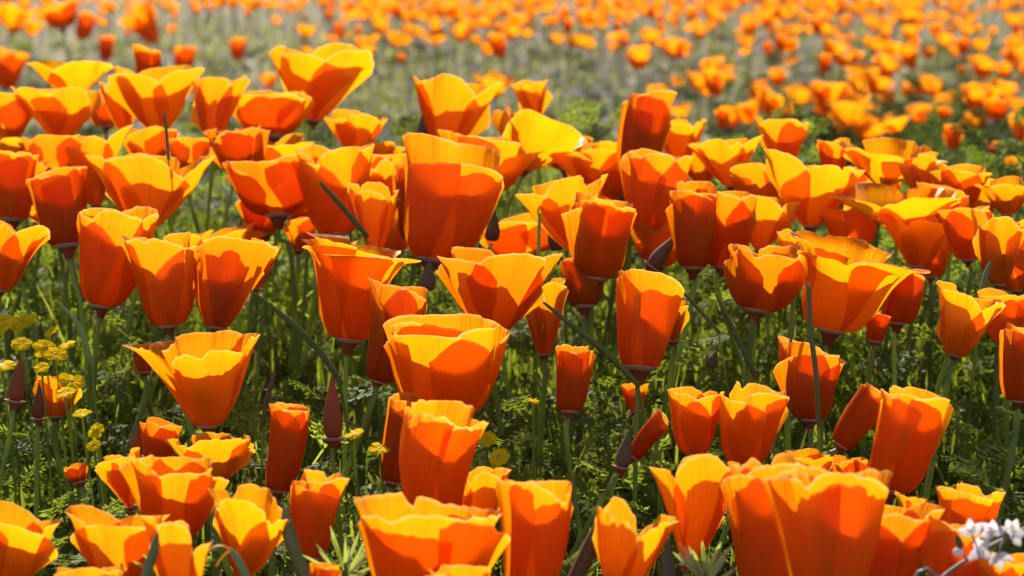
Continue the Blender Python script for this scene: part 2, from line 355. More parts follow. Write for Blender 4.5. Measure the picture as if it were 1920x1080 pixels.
P(570,410, 560,330,62,'T','orange poppy sliver between the brown-red cup and the tall orange poppy', dd=1.05)
P(668,290, 668,202,108,'W','golden-rimmed orange cup poppy below and right of the highest yellow poppy')
P(720,325, 722,258,58,'F','small golden poppy petal left of the dark pointed bud in the back row', dd=1.02)
P(632,440, 630,265,122,'C','tall orange poppy behind the diagonal dark seed stalk', dd=1.02)
P(712,420, 712,285,80,'C','orange poppy head between the tall orange poppy and the largest central cup', dd=1.04)
P(700,492, 700,338,88,'W','pale golden poppy with lit frills beside the diagonal dark seed stalk', dd=1.0)
# ---- back rows, centre
P(832,292, 862,128,158,'W','large orange poppy leaning right beside the dark pointed bud', toward=-.05, seed=12)
P(985,318, 1030,205,178,'O','wide open poppy on the skyline of the bank with a petal swept right', toward=.12, hw=60, seed=14, stem_to=(945,450,1.0))
P(1005,235, 992,148,62,'W','round upright orange petal poppy rising above the wide open poppy', dd=1.04)
P(1192,335, 1220,174,74,'T','dark rolled orange poppy tilted right standing tall in the back row', mat='petal_red', toward=-.05, stem_to=(1180,420,1.0))
P(1270,320, 1280,214,90,'W','golden poppy just right of the tall tilted dark tube', dd=1.03)
P(905,362, 905,240,138,'C','orange bowl poppy with a bright yellow back rim behind the largest central cup', dd=1.02, front=0.88, toward=.1)
P(808,488, 842,262,168,'C','largest central dark orange cup poppy with a lit yellow rim at right', front=.90, toward=.05, cr=.14, seed=21, dd=.98)
P(775,450, 778,305,60,'T','narrow orange-red poppy pressed against the left of the largest central cup', mat='petal_red', dd=1.03)
P(1370,350, 1362,250,112,'W','golden poppy with an orange inner shadow right of the skyline gap')
P(1465,320, 1464,214,106,'W','golden poppy with two dark round shadows on its petals, right back row', seed=3)
P(1562,325, 1562,258,54,'C','small orange poppy head between two large golden ones in the back row')
P(1655,350, 1660,245,152,'O','big yellow rounded poppy with an upright dark oval shadow, right back row', hw=66, cr=.22, toward=.1, front=0.80)
P(1730,375, 1728,285,72,'W','yellow petal poppy tucked right behind the big rounded one')
P(1800,385, 1800,308,92,'C','low golden poppy at the right end of the back row beside dark foliage', ruf=.14)
P(1215,436, 1245,278,112,'C','deep orange poppy leaning right under the tall tilted dark tube', mat='petal', toward=-.05, dd=1.02)
P(1100,352, 1110,258,110,'F','shadowed orange poppy with a white glint on its rim, centre back row', dd=1.03)
P(1165,370, 1150,300,80,'C','small golden poppy below the white-glinting poppy', dd=1.04)
P(1080,470, 1050,325,150,'W','large smooth yellow poppy in the centre of the middle rows', seed=41)
P(1115,520, 1140,352,108,'T','half-closed striped poppy with an amber left petal and dark right side', ruf=.07, toward=.03, front=.9)
P(985,480, 965,392,150,'C','golden bowl poppy seen between stems in the middle of the field', dd=1.06, front=.8, toward=.1)
# ---- middle rows, right
P(1300,502, 1300,345,76,'T','dark orange tube poppy, left one of the joined dark pair in the middle right', mat='petal_red', dd=.99)
P(1352,500, 1362,345,110,'C','broad dark orange poppy, right one of the joined dark pair in the middle right', mat='petal_red', ruf=.09)
P(1425,470, 1440,362,128,'W','golden-orange poppy tilting right behind the joined dark pair', dd=1.02)
P(1520,425, 1510,285,180,'W','large golden funnel poppy with an oval shadow, centre of the right rows', seed=17)
P(1420,395, 1415,292,90,'C','dark shadowed orange poppy left of the large golden funnel', dd=1.02)
P(1680,432, 1682,322,196,'O','wide shallow golden poppy with a dark oval in its bowl, right rows', toward=.18, front=0.83, hw=64)
P(1600,470, 1600,380,90,'C','shadowed orange poppy under the wide shallow golden poppy', dd=1.03)
P(1720,500, 1730,390,110,'F','orange poppy with frilled lit edge left of the green tipped pod', dd=1.04, frill=2)
P(1755,450, 1765,340,90,'C','golden poppy right of the wide shallow one', dd=1.03)
P(1890,402, 1888,322,92,'F','golden poppy at the right edge in the back row', front=.8)
P(1815,488, 1815,382,78,'C','small dark-bottomed poppy with a bright yellow top, far right rows', mat='petal', dd=.99)
P(1872,535, 1880,392,110,'F','tall golden poppy beside the small yellow-topped one at far right')
P(1925,480, 1915,400,90,'C','orange poppy cut by the right frame edge in the middle rows', dd=1.02)
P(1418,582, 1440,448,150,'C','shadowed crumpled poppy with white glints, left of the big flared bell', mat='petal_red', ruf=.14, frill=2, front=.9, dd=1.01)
P(1490,535, 1495,425,80,'W','pale golden petal poppy between crumpled poppy and the big flared bell', dd=1.0)
P(1557,618, 1585,414,210,'B','big flared bell poppy with bright yellow bowl on the right, two dark stems below', front=0.88, toward=.1, seed=23, cr=.14, stem_to=(1540,800,1.0), hw=66)
P(1682,606, 1690,500,72,'T','small dark red-orange poppy behind the big flared bell', mat='petal_red', dd=1.02)
P(1640,640, 1650,585,38,'T','tiny dark red poppy low under the small dark one on the right', mat='petal_red', dd=1.03)
P(1790,668, 1820,530,130,'F','three-cornered orange poppy with a pointed left tip on the far right', front=0.96, cr=.5, toward=.03, seed=8)
P(1885,640, 1885,545,92,'C','orange poppy at far right touching the three-cornered one', dd=1.03)
P(1908,752, 1912,612,70,'T','dark orange tube poppy cut by the right frame edge, mid height', mat='petal_red')
# ---- middle rows, centre and left
P(192,574, 215,386,134,'C','tall folded orange poppy with a lit left shoulder in the left middle', seed=6, cr=.3)
P(316,612, 292,436,122,'C','orange poppy with smooth closed front and a bright stripe, left middle', toward=-.05, front=.98, seed=19)
P(405,616, 425,440,150,'F','broad brown-red shadowed poppy with frilled gold at its right edge', mat='petal_red', front=.98, toward=-.05, cr=.18)
P(480,540, 495,446,66,'F','frilly golden scrap of a poppy on the right of the brown-red poppy', dd=1.03, frill=2.5, ruf=.2)
P(0,545, 25,402,140,'F','orange poppy leaning right at the left frame edge, mid height', seed=44, dd=.99)
P(435,490, 420,420,100,'F','low golden poppy glimpsed behind the brown-red poppy', dd=1.08)
P(655,637, 672,425,172,'B','large dark orange cup poppy with crimped lit rim, left of centre', front=0.92, toward=.06, cr=.12, seed=27, ruf=.07)
P(640,560, 610,440,80,'F','orange-yellow poppy tucked behind the crimped-rim cup', dd=1.06)
P(708,716, 752,530,104,'C','leaning dark orange poppy with a lit peak right of the crimped-rim cup', mat='petal_red', toward=-.05, cr=.3, dd=1.01)
P(925,632, 930,448,228,'W','widest brown-red fan poppy in the centre, shaded face with small gold notches', mat='petal_red', toward=-.08, seed=33, dd=.99, recept=False)
P(1020,665, 1020,520,88,'F','bright orange poppy behind the right corner of the widest fan poppy', dd=1.05)
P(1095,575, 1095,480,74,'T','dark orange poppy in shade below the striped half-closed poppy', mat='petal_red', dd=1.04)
P(1200,690, 1212,505,112,'T','upright two-toned tube poppy with a yellow left stripe, centre right', hw=88, ruf=.08, seed=13, front=.96)
P(1262,640, 1266,560,44,'F','small orange petal poppy poking out right of the two-toned tube', dd=1.04)
P(1067,772, 1077,645,66,'T','small orange-red tube poppy with frilled top on a pale stem, centre', mat='petal_red', ruf=.1, frill=2)
P(830,790, 838,588,224,'C','big golden poppy with a white left edge and streaked petals in the centre', front=0.96, toward=.1, cr=.2, seed=52, ruf=.09)
P(390,800, 380,606,196,'F','orange funnel poppy with squared yellow back petals, left foreground', toward=.08, cr=.14, seed=61, rot=4, lens=[.80, .95, 1.0, 1.04], leans=[0, .12, -.02, .34], hw=64)
P(1520,788, 1520,632,118,'C','red-orange shaded poppy standing behind the two dark stems', mat='petal_red', dd=1.04, front=.95)
P(1478,745, 1476,634,40,'T','slender poppy with a golden tip left of the shaded red-orange poppy', dd=1.03)
P(270,698, 268,645,36,'T','tiny red-orange poppy in the grass left of the squared funnel poppy', mat='petal_red', dd=1.06)
P(1192,770, 1190,712,46,'C','tiny red poppy in shade among grey stems, centre right', mat='petal_red', dd=1.08)
P(105,782, 106,700,80,'C','faded orange poppy mixed among yellow daisies at left', dd=1.08)
# ---- foreground
P(520,920, 540,752,72,'T','dark red rolled poppy leaning right, lower left foreground', mat='petal_red', ruf=.05)
P(580,1045, 612,880,92,'T','rolled orange poppy with golden curled mouth and white dot at base, lower left', ruf=.1, front=.95)
P(292,870, 298,782,72,'C','dark red crumpled poppy behind the frilled golden ones, lower left', mat='petal_red', dd=1.04)
P(398,915, 396,798,158,'W','fan-shaped ribbed golden poppy behind a green stem, lower left', frill=2, dd=1.02, toward=.05)
P(245,950, 220,846,90,'W','small side-lit poppy with curled edge at left of the lower left clump', dd=1.01, frill=1.6)
P(318,1015, 322,842,158,'C','golden poppy with dark base and upright finger petal in the lower left clump', front=0.92, toward=.1, cr=.3, ruf=.12, frill=1.6)
P(455,1090, 460,902,160,'O','open poppy folded to the right with streaked inside, lower left clump', toward=.2, frill=1.6, seed=71)
P(232,1110, 228,938,214,'F','wide yellow-bowled poppy in the lower left corner clump', front=0.86, toward=.14, cr=.24, seed=73)
P(18,1095, 45,936,170,'F','orange poppy with broad yellow back petal at the lower left frame edge', front=.8, toward=.1, cr=.3, seed=75)
P(345,1190, 340,972,118,'W','bright yellow smooth poppy rising from the bottom edge, left', seed=77)
P(162,1180, 162,1050,122,'C','golden poppy mostly below the bottom edge, left corner', seed=79)
P(815,985, 832,760,150,'C','tall dark orange cup poppy with a ragged yellow rim, bottom centre left', front=0.96, toward=.05, cr=.12, frill=1.6, dd=.99, squash=.8)
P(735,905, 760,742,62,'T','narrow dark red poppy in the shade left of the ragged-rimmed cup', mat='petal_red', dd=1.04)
P(790,1170, 800,924,236,'C','largest bottom poppy with folded golden rim, bottom centre left', front=0.92, toward=.1, cr=.2, seed=81, frill=1.6, ruf=.08)
P(868,1040, 898,860,112,'W','yellow poppy leaning right between the two tall bottom poppies', dd=1.03)
P(985,1130, 998,894,140,'C','tall smooth orange poppy with wide yellow rim, bottom centre', front=0.94, toward=.05, cr=.14, seed=83, ruf=.06)
P(860,1180, 862,1052,110,'C','low yellow poppy cut by the bottom edge, centre left', seed=85, dd=.96)
P(1165,1150, 1205,945,160,'W','streaked amber poppy leaning right beside a brown pod, bottom centre', frill=1.8, toward=.02)
P(1290,1060, 1318,842,152,'W','orange poppy with wavy yellow top left of the big bottom right pair', toward=.05, seed=87)
P(1430,1120, 1430,842,152,'C','big smooth poppy with pointed yellow streak down its front, bottom right', front=.97, cr=.3, seed=89, dd=1.0)
P(1556,1160, 1575,864,196,'C','broadest bottom poppy with crimped yellow rim, bottom right', front=.93, toward=.05, cr=.08, seed=91, dd=.97, frill=1.8)
P(1648,1130, 1690,945,140,'C','dark red-brown shaded poppy right of the broadest bottom one', mat='petal_red', front=.98, toward=-.05)
P(1300,852, 1312,718,98,'C','rounded orange poppy, left one of the upright pair on the right', mat='petal', front=.92, frill=1.6)
P(1393,874, 1420,720,124,'C','dark orange poppy with ragged yellow mouth, right one of the upright pair', front=0.94, toward=.08, cr=.3, mat='petal')
P(1577,836, 1648,728,64,'T','rolled dark poppy leaning far to the right, right foreground', mat='petal_red')
P(1664,918, 1722,722,122,'T','tall leaning orange poppy with a yellow mouth, right foreground', front=.92, toward=.06, hw=90)
P(1188,856, 1244,780,38,'T','small dark red tube poppy leaning right beside a grey-brown bud', mat='petal_red', dd=1.02)
P(1518,905, 1518,842,84,'C','small frilly golden poppy just behind the broadest bottom poppy', dd=1.03, frill=2.5)
P(1598,935, 1600,850,68,'C','small orange poppy between the frilly one and the tall leaning one', dd=1.03, mat='petal')
P(1712,985, 1712,918,74,'O','crumpled orange poppy with a white upturned petal, right foreground', dd=1.0, frill=2.5, toward=.1)
P(1806,1035, 1828,904,128,'C','orange poppy with cut-off golden rim above the white blossom sprig', front=0.90, toward=.06, cr=.12)
P(1785,1140, 1795,968,108,'C','orange poppy behind the white blossom sprig, bottom right', front=.9)
P(1880,1150, 1880,1025,98,'C','low orange poppy under the white blossom sprig at the bottom right edge', dd=1.0)
P(607,1120, 610,1053,52,'T','tiny curled orange poppy at the bottom edge beside feathery leaves', dd=.98)
P(150,905, 140,868,42,'C','tiny red-orange poppy deep in the grass at lower left', mat='petal_red', dd=1.06)
# ---- smaller heads that fill the gaps of the crowded back rows
for (bx, by, tx, ty, w, k, lab) in [
 (200,238,196,176,58,'C','small orange poppy in the gap between the top left open poppies'),
 (252,352,246,288,64,'F','small golden poppy behind the three-lobed yellow poppy, upper right side'),
 (140,352,140,285,70,'C','shaded orange poppy between the crowded left heads and the tall shadowed one'),
 (430,312,425,250,66,'C','golden poppy half hidden left of the frilly cluster'),
 (590,352,590,278,76,'F','orange poppy between the crumpled golden one and the tall orange poppy'),
 (600,398,598,330,58,'C','dark orange poppy tucked under the tall orange poppy'),
 (745,398,742,322,66,'F','golden poppy pressed between orange heads left of the largest cup'),
 (745,470,742,402,60,'C','small shaded poppy left of the base of the largest central cup'),
 (1060,318,1058,250,70,'C','orange poppy behind the right petal of the wide open skyline poppy'),
 (1160,400,1156,330,72,'F','golden poppy between the smooth yellow one and the tall dark tube'),
 (1145,330,1150,262,70,'C','golden poppy just left of the foot of the tall dark tube'),
 (1318,345,1318,262,72,'F','orange poppy between the golden back row poppies right of the tall tube'),
 (1450,375,1450,300,86,'F','golden poppy behind the left shoulder of the large golden funnel'),
 (1590,388,1588,300,92,'F','golden poppy behind the right shoulder of the large golden funnel'),
 (1640,400,1640,332,70,'C','orange poppy under the big yellow rounded one'),
 (1780,420,1776,322,84,'F','frilled golden poppy left of the low one at the end of the back row'),
 (1840,400,1842,322,78,'F','golden poppy between the low one and the right edge poppy'),
 (1745,520,1742,442,66,'C','shaded orange poppy under the frilled lit edge poppy'),
 (1235,500,1240,415,72,'C','crumpled orange poppy with white glints right of the striped half-closed one'),
 (1905,545,1905,470,70,'C','shaded orange poppy at the right edge under the cut-off one'),
 (560,470,566,400,52,'F','golden scrap of poppy left of the crimped-rim cup'),
 (360,500,352,430,66,'F','small golden poppy behind the striped smooth poppy, left middle')]:
    P(bx, by, tx, ty, w*1.2, k, lab, dd=1.07, frill=1.8)
# ---- mid distance, blurred
FARG = 'poppies standing beyond the bank'
def Dfar(py): return 4533*.31/(py+117)
for (bx, by, tx, ty, w, k, lab) in [
 (25,62,30,2,82,'O','large blurred orange poppy in the top left corner'),
 (118,52,112,0,70,'C','blurred red-orange poppy second from the top left corner'),
 (152,72,160,20,34,'T','narrow blurred dark orange poppy below the second corner poppy'),
 (292,80,245,8,66,'F','blurred orange poppy leaning left near the top edge'),
 (10,165,16,86,66,'C','blurred orange poppy on the left edge above the bank'),
 (345,135,350,82,44,'C','pinkish-orange blurred poppy behind the tall pale-rimmed funnel'),
 (444,112,444,68,32,'C','small lone blurred poppy against the pale green, left of the highest poppy'),
 (198,112,198,66,28,'T','small narrow blurred poppy above the left open poppy'),
 (1356,242,1356,198,30,'C','small lone orange poppy in grey-green growth above the right back row'),
 (1786,280,1784,232,36,'C','small red-orange poppy, lower left one of three at the right dark foliage'),
 (1862,290,1862,262,28,'C','tiny dark red poppy deepest in the right dark foliage'),
 (1680,250,1672,212,74,'O','flat wide blurred poppy above the big yellow rounded one'),
 (1770,222,1770,200,28,'C','tiny round orange poppy between the flat wide one and the right edge'),
 (1560,212,1558,150,70,'C','blurred orange poppy hanging lowest from the far flower band'),
 (1870,225,1868,180,50,'C','blurred twin-headed orange poppy near the right edge'),
 (1335,178,1342,126,46,'F','bright yellow-orange poppy at the left of the far right band'),
 (940,108,930,60,34,'C','yellow-rimmed blurred poppy in the centre of the far field'),
 (1712,128,1700,82,44,'F','bright golden blurred poppy in the far right band'),
 (1440,50,1430,18,44,'F','golden blurred poppy near the top edge, right of centre'),
 (1900,330,1912,290,50,'F','small golden poppy at right edge just above the bank')]:
    P(bx, by, tx, ty, w, k, lab, D=Dfar((by+ty)/2)*.85 if by > 60 or bx > 400 else 4.2, group=FARG)

# ------------------------------------------------------------------ buds
def bud(bx, by, tx, ty, w, label, D=None, mat='bud', flange=True, dd=1.0):
    rng = random.Random(int(bx*7+by))
    D = (D or depth_at(by))*dd; P0 = un(bx, by, D); T = un(tx, ty, D); a, s, f = axes(T-P0); L = (T-P0).length; R = w*.5/F*D
    pts, foot = stem_points(P0, a, rng); e = empty('poppy_bud', foot); tag(e, label, 'flower bud', 'closed buds among the poppies')
    c = [P0 + a*L*t for t in (0, .04, .15, .32, .55, .75, .9, 1)]
    V, Fq = tube_geo(c, [R*q for q in (.45, .8, .98, 1, .74, .42, .2, .05)], 12, flute=.03); mesh_np('bud_cap', V, Fq, M[mat], e)
    if flange:
        V, Fq, mi = receptacle_geo(P0, a, R*1.12); mesh_np('receptacle', V, Fq, [M['recept'], M['rim']], e, midx=mi)
    V, Fq = tube_geo(pts, [.0013]*len(pts), 8); mesh_np('stem', V, Fq, M['stem'], e)
bud(28,752,40,668,32,'pointed brown-red bud on a white-dotted collar at the left edge')
bud(625,822,622,702,38,'slim pointed reddish bud below the crimped-rim cup poppy')
bud(790,288,801,178,26,'dark pointed bud on the left of the large leaning back-row poppy', mat='pod_brown')
bud(922,452,928,392,28,'small dark bud behind the widest fan poppy', mat='pod_brown', flange=False)
bud(1046,470,1030,400,30,'grey-brown bud below the smooth yellow poppy', mat='pod_brown', flange=False, dd=1.03)
bud(1222,500,1272,436,30,'dark green-brown bud leaning right beside the joined dark pair', mat='pod_brown')
bud(1165,876,1180,806,30,'grey-brown pointed bud beside the small dark red tube poppy', mat='pod_brown')
bud(72,785,74,718,24,'slim red bud right of the pointed left edge bud', dd=1.02)
bud(255,855,262,792,26,'thin dark red bud behind the lower left clump', dd=1.05)
bud(800,545,806,488,32,'plump dark bud under the largest central cup', mat='pod_brown', flange=False)
bud(1330,690,1345,655,22,'small dark brown bud low in the grass, right of centre', flange=False, mat='pod_brown', dd=1.05)
bud(1252,1130,1254,1015,38,'smooth grey-brown bud rising from the bottom edge, right of centre', mat='pod_brown', flange=False, dd=.98)

# ------------------------------------------------------------------ seed pods and stalks
def pod(pts, w, label, mat='bud_green', D=None, tip=.12, w0=.9, dd=1.0, cat='seed pod', name='seed_pod', ddend=1.0):
    """pts run from the tip down; the stalk goes on to the ground"""
    D = (D or depth_at(pts[-1][1]))*dd
    W = [un(x, y, D*(1+(ddend-1)*i/(len(pts)-1))) for i, (x, y) in enumerate(pts)]
    c = spline(W, 14); R = w*.5/F*D
    last = c[-1]; d = (c[-1]-c[-2]).normalized()
    fx, fy = last.x + d.x*.05, last.y+.012; foot = Vector((fx, fy, float(ground_z(fx, fy))-.004))
    e = empty(name, foot); tag(e, label, cat, 'slender seed pods and stalks among the poppies')
    R *= .78
    V, Fq = tube_geo(c, [R*(tip + (1-tip)*min(1, (i/13/.45))**.6)*(1-(1-w0)*max(0, i/13-.6)/.4) for i in range(14)], 10, flute=.06)
    mesh_np('pod', V, Fq, M[mat], e)
    if last.z > foot.z + .01:
        V, Fq = tube_geo(spline([last-d*.002, last.lerp(foot, .4)+d*.006, foot], 8), [R*w0*.6]*8, 8); mesh_np('stem', V, Fq, M['stem'], e)
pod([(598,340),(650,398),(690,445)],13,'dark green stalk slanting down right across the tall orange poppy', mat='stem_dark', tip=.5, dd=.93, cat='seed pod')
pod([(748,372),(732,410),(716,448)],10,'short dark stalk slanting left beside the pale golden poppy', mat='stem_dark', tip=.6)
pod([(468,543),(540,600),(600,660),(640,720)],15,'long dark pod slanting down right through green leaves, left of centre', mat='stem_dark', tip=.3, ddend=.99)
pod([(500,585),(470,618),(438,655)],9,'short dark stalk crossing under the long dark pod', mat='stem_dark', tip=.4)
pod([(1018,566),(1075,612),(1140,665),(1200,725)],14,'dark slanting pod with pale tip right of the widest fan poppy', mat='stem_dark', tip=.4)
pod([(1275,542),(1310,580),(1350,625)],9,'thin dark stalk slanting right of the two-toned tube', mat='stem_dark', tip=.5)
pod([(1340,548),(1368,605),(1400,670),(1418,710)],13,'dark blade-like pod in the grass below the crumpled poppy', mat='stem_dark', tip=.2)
pod([(535,944),(538,985),(552,1035),(580,1095)],34,'stout silvery green pod curving up from the bottom edge', tip=.22, mat='bud_green')
pod([(1132,958),(1118,1000),(1090,1060),(1065,1110)],40,'broad brown-green pod with a bright tip at the bottom centre', tip=.1, mat='pod_brown')
pod([(296,998),(286,1040),(268,1095)],24,'narrow green pod at the bottom edge in front of yellow petals', tip=.1, dd=.94)
pod([(428,1026),(446,1052),(470,1095)],20,'green pod with curled threads at the bottom left', tip=.2, dd=.95)
pod([(1858,488),(1848,518),(1838,560)],14,'short bright yellow-green pod tip above the three-cornered poppy', tip=.08)
pod([(104,563),(140,600),(160,640),(172,680)],11,'pale grey-green curved stalk left of the folded poppy', tip=.4)
pod([(308,210),(312,250),(316,300)],8,'thin dark upright stalk in front of the tall pale-rimmed funnel', mat='stem_dark', tip=.6, dd=.9)
pod([(1492,590),(1480,650),(1462,720)],7,'thin brown stalk slanting left in front of the shaded red-orange poppy', mat='stem_dark', tip=.6)
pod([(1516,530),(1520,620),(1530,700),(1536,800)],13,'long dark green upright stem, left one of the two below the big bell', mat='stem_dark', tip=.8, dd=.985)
pod([(1012,395),(1010,450),(1008,520)],9,'straight green stalk in front of the golden bowl poppy', mat='stem', tip=.8)
pod([(515,700),(500,750),(492,800)],12,'brown dry upright stalk between funnel poppy and rolled red poppy', mat='pod_brown', tip=.6, dd=1.02)
# curled threads on the green pod
e = empty('curled_thread', un(430,1040,depth_at(1095)*.95)); tag(e, 'pale curled threads on the tip of the green pod at bottom left', 'plant thread')
Vs, Fs, n_ = [], [], 0
for q in ([(432,1032),(418,1024),(402,1026),(390,1034)], [(430,1034),(420,1042),(412,1052),(406,1062)]):
    V, Fq = tube_geo(spline([un(x, y, depth_at(1095)*.945) for x, y in q], 10), [.0005]*10, 5); Vs.append(V); Fs.append(Fq+n_); n_ += len(V)
mesh_np('thread', np.concatenate(Vs), np.concatenate(Fs), M['stamen'], e)

# ------------------------------------------------------------------ yellow daisies
rng = random.Random(3)
def ray_mesh():
    nu, nv = 4, 6; V = []
    for j in range(nv):
        t = j/(nv-1); hw = .34*(.45+.9*t-.75*t**4)
        for i in range(nu):
            q = i/(nu-1)*2-1; V.append((hw*q, .22+.78*t - .05*abs(q)*t, .10*t*t*0 + .05*q*q - .16*t*t + .05))
    me = bpy.data.meshes.new('ray_petal'); me.from_pydata(V, [], [tuple(f) for f in grid_faces(nu, nv)]); me.materials.append(M['yellow']); return me
RAY = ray_mesh()
def disc_mesh():
    V, Fq = tube_geo([(0, 0, -.12), (0, 0, 0), (0, 0, .09), (0, 0, .13)], [.1, .3, .26, .05], 12)
    me = bpy.data.meshes.new('flower_disc'); me.from_pydata([tuple(v) for v in V], [], [tuple(f) for f in Fq]); me.materials.append(M['daisy_disc']); return me
DISC = disc_mesh()
dais = [(8,602,34,'yellow daisy cut by the left edge, highest of its cluster'), (45,604,44,'yellow daisy seen side-on right of the highest one at the left edge'),
 (12,612,40,'yellow daisy overlapped under the highest one at the left edge'), (40,646,34,'bright lemon daisy tilted above the pointed left bud'),
 (84,654,42,'orange-shaded yellow daisy in the middle of the left cluster'), (104,665,36,'yellow daisy lowest right of the middle left pair'),
 (126,647,30,'small yellow daisy at the right end of the left cluster'), (5,686,40,'yellow daisy with brown centre at the left edge beside the pointed bud'),
 (78,690,26,'small dull yellow daisy above the faded orange poppy'), (134,716,44,'yellow daisy on top of the faded orange poppy'), (122,738,34,'yellow daisy among the faded orange petals'),
 (154,776,30,'ragged yellow daisy below the faded orange poppy'), (180,808,30,'yellow daisy alone in the grass at lower left'), (176,836,24,'small yellow daisy below the lone one at lower left'),
 (664,814,32,'yellow daisy beside the slim reddish bud'), (712,842,36,'yellow daisy with brown centre left of the narrow dark poppy'),
 (912,822,34,'torn yellow daisy right of the ragged-rimmed cup'), (936,856,34,'yellow daisy with brown centre above the tall smooth orange poppy'),
 (98,622,24,'small yellow daisy petals behind the left cluster'), (1000,752,18,'tiny yellow flower spot in the central grass')]
for (px, py, w, lab) in dais:
    D = depth_at(py)*1.0; p0 = un(px, py, D); s_ = w*.5/F*D*1.25
    foot = Vector((p0.x+rng.uniform(-.01, .01), p0.y+.02, 0)); foot.z = float(ground_z(foot.x, foot.y))-.003
    e = empty('yellow_daisy', foot); tag(e, lab, 'daisy', 'yellow daisies in the grass')
    q = Matrix.Translation(p0-foot) @ Matrix.Rotation(rng.uniform(-.5, .5), 4, 'Y') @ Matrix.Rotation(rng.uniform(.15, .8), 4, 'X')
    nr = rng.choice((9, 10, 11))
    for k in range(nr):
        o = bpy.data.objects.new('ray_petal', RAY); COL.objects.link(o); o.parent = e
        o.matrix_local = q @ Matrix.Rotation(2*math.pi*k/nr + rng.uniform(-.12, .12), 4, 'Z') @ Matrix.Rotation(rng.uniform(-.1, .3), 4, 'X') @ Matrix.Diagonal((s_*1.15, s_*rng.uniform(.9, 1.05), s_, 1))
    o = bpy.data.objects.new('flower_disc', DISC); COL.objects.link(o); o.parent = e; o.matrix_local = q @ Matrix.Diagonal((s_, s_, s_, 1))
    V, Fq = tube_geo(spline([p0-Vector((0, 0, s_*.1)), p0.lerp(foot, .5)+Vector((.004, 0, 0)), foot], 7), [.0008]*7, 6); mesh_np('stem', V, Fq, M['stem'], e)

# ------------------------------------------------------------------ white blossom sprig, bottom right
D = 1.03
stk = [un(x, y, D) for x, y in ((1690, 1160), (1768, 1082), (1830, 1040), (1885, 1010), (1935, 985))]
fz = Vector((stk[0].x-.03, stk[0].y+.03, 0)); fz.z = float(ground_z(fz.x, fz.y))-.003
e = empty('blossom_sprig', fz); tag(e, 'white four-petalled blossom sprig with grey buds in the bottom right corner', 'blossom sprig')
V, Fq = tube_geo(spline([fz]+stk, 24), [.0009]*24, 6); mesh_np('stalk', V, Fq, M['sprig'], e)
def wpetal(p0, d, n, l, w, name='petal', mat='white'):
    d = Vector(d).normalized(); n = Vector(n).normalized(); s_ = d.cross(n).normalized(); n = s_.cross(d); V = []
    nu, nv = 5, 7
    for j in range(nv):
        t = j/(nv-1); hw = w*.5*math.sin(math.pi*min(1, (.1+.9*t))**.9)**.6 if t < 1 else w*.12
        for i in range(nu):
            q = i/(nu-1)*2-1; V.append(tuple(Vector(p0) + d*l*(t-.06*q*q*t) + s_*hw*q + n*(.04*l*q*q+.12*l*t*t)))
    mesh_np(name, V, grid_faces(nu, nv), M[mat], e)
def wbud(x0, y0, x1, y1, w, mat='pod_brown'):
    a_, b_ = un(x0, y0, D-.002), un(x1, y1, D-.002); c = [a_.lerp(b_, t) for t in (0, .15, .4, .7, .92, 1)]
    V, Fq = tube_geo(c, [w*.5/F*D*q for q in (.3, .8, 1, .85, .4, .05)], 8); mesh_np('bud', V, Fq, M[mat], e)
rng = random.Random(8)
for (fx, fy, ps) in [(1862,1000,[(-1,-.9),(-.15,-1.2),(.9,-.3),(-1.0,.25)]), (1898,1000,[(-.5,-1.1),(.3,-1),(1.1,.1),(.5,.9)]), (1835,1032,[(-.2,-1),(.7,-.7),(.9,.6),(-.5,.5)]), (1872,1040,[(.1,.9),(-.6,.6),(.7,.3)]), (1822,1000,[(-.9,-.2),(-.2,-.9),(.5,-.5)])]:
    c0 = un(fx, fy, D-.004)
    for (dx, dy) in ps:
        wpetal(c0, RIGHT*dx - UP*dy - FWD*rng.uniform(.0, .35), -FWD+UP*.3, 29/F*D, 18/F*D)
    b_ = min(stk, key=lambda q: (q-c0).length)
    V, Fq = tube_geo([b_, b_.lerp(c0, .6)+UP*.0015, c0+FWD*.001], [.0006]*3, 5); mesh_np('flower_stalk', V, Fq, M['sprig'], e)
wbud(1802,1030,1794,1002,14); wbud(1806,1038,1786,1032,18, 'white'); wbud(1838,1012,1858,990,14); wbud(1880,1002,1866,970,10)
for (x, y) in ((1802,1030),(1806,1038),(1838,1012)):
    V, Fq = tube_geo([un(x, y, D-.001), un((x+1812)/2+2, (y+1055)/2, D), un(1812,1054,D)], [.0004]*3, 5); mesh_np('flower_stalk', V, Fq, M['sprig'], e)

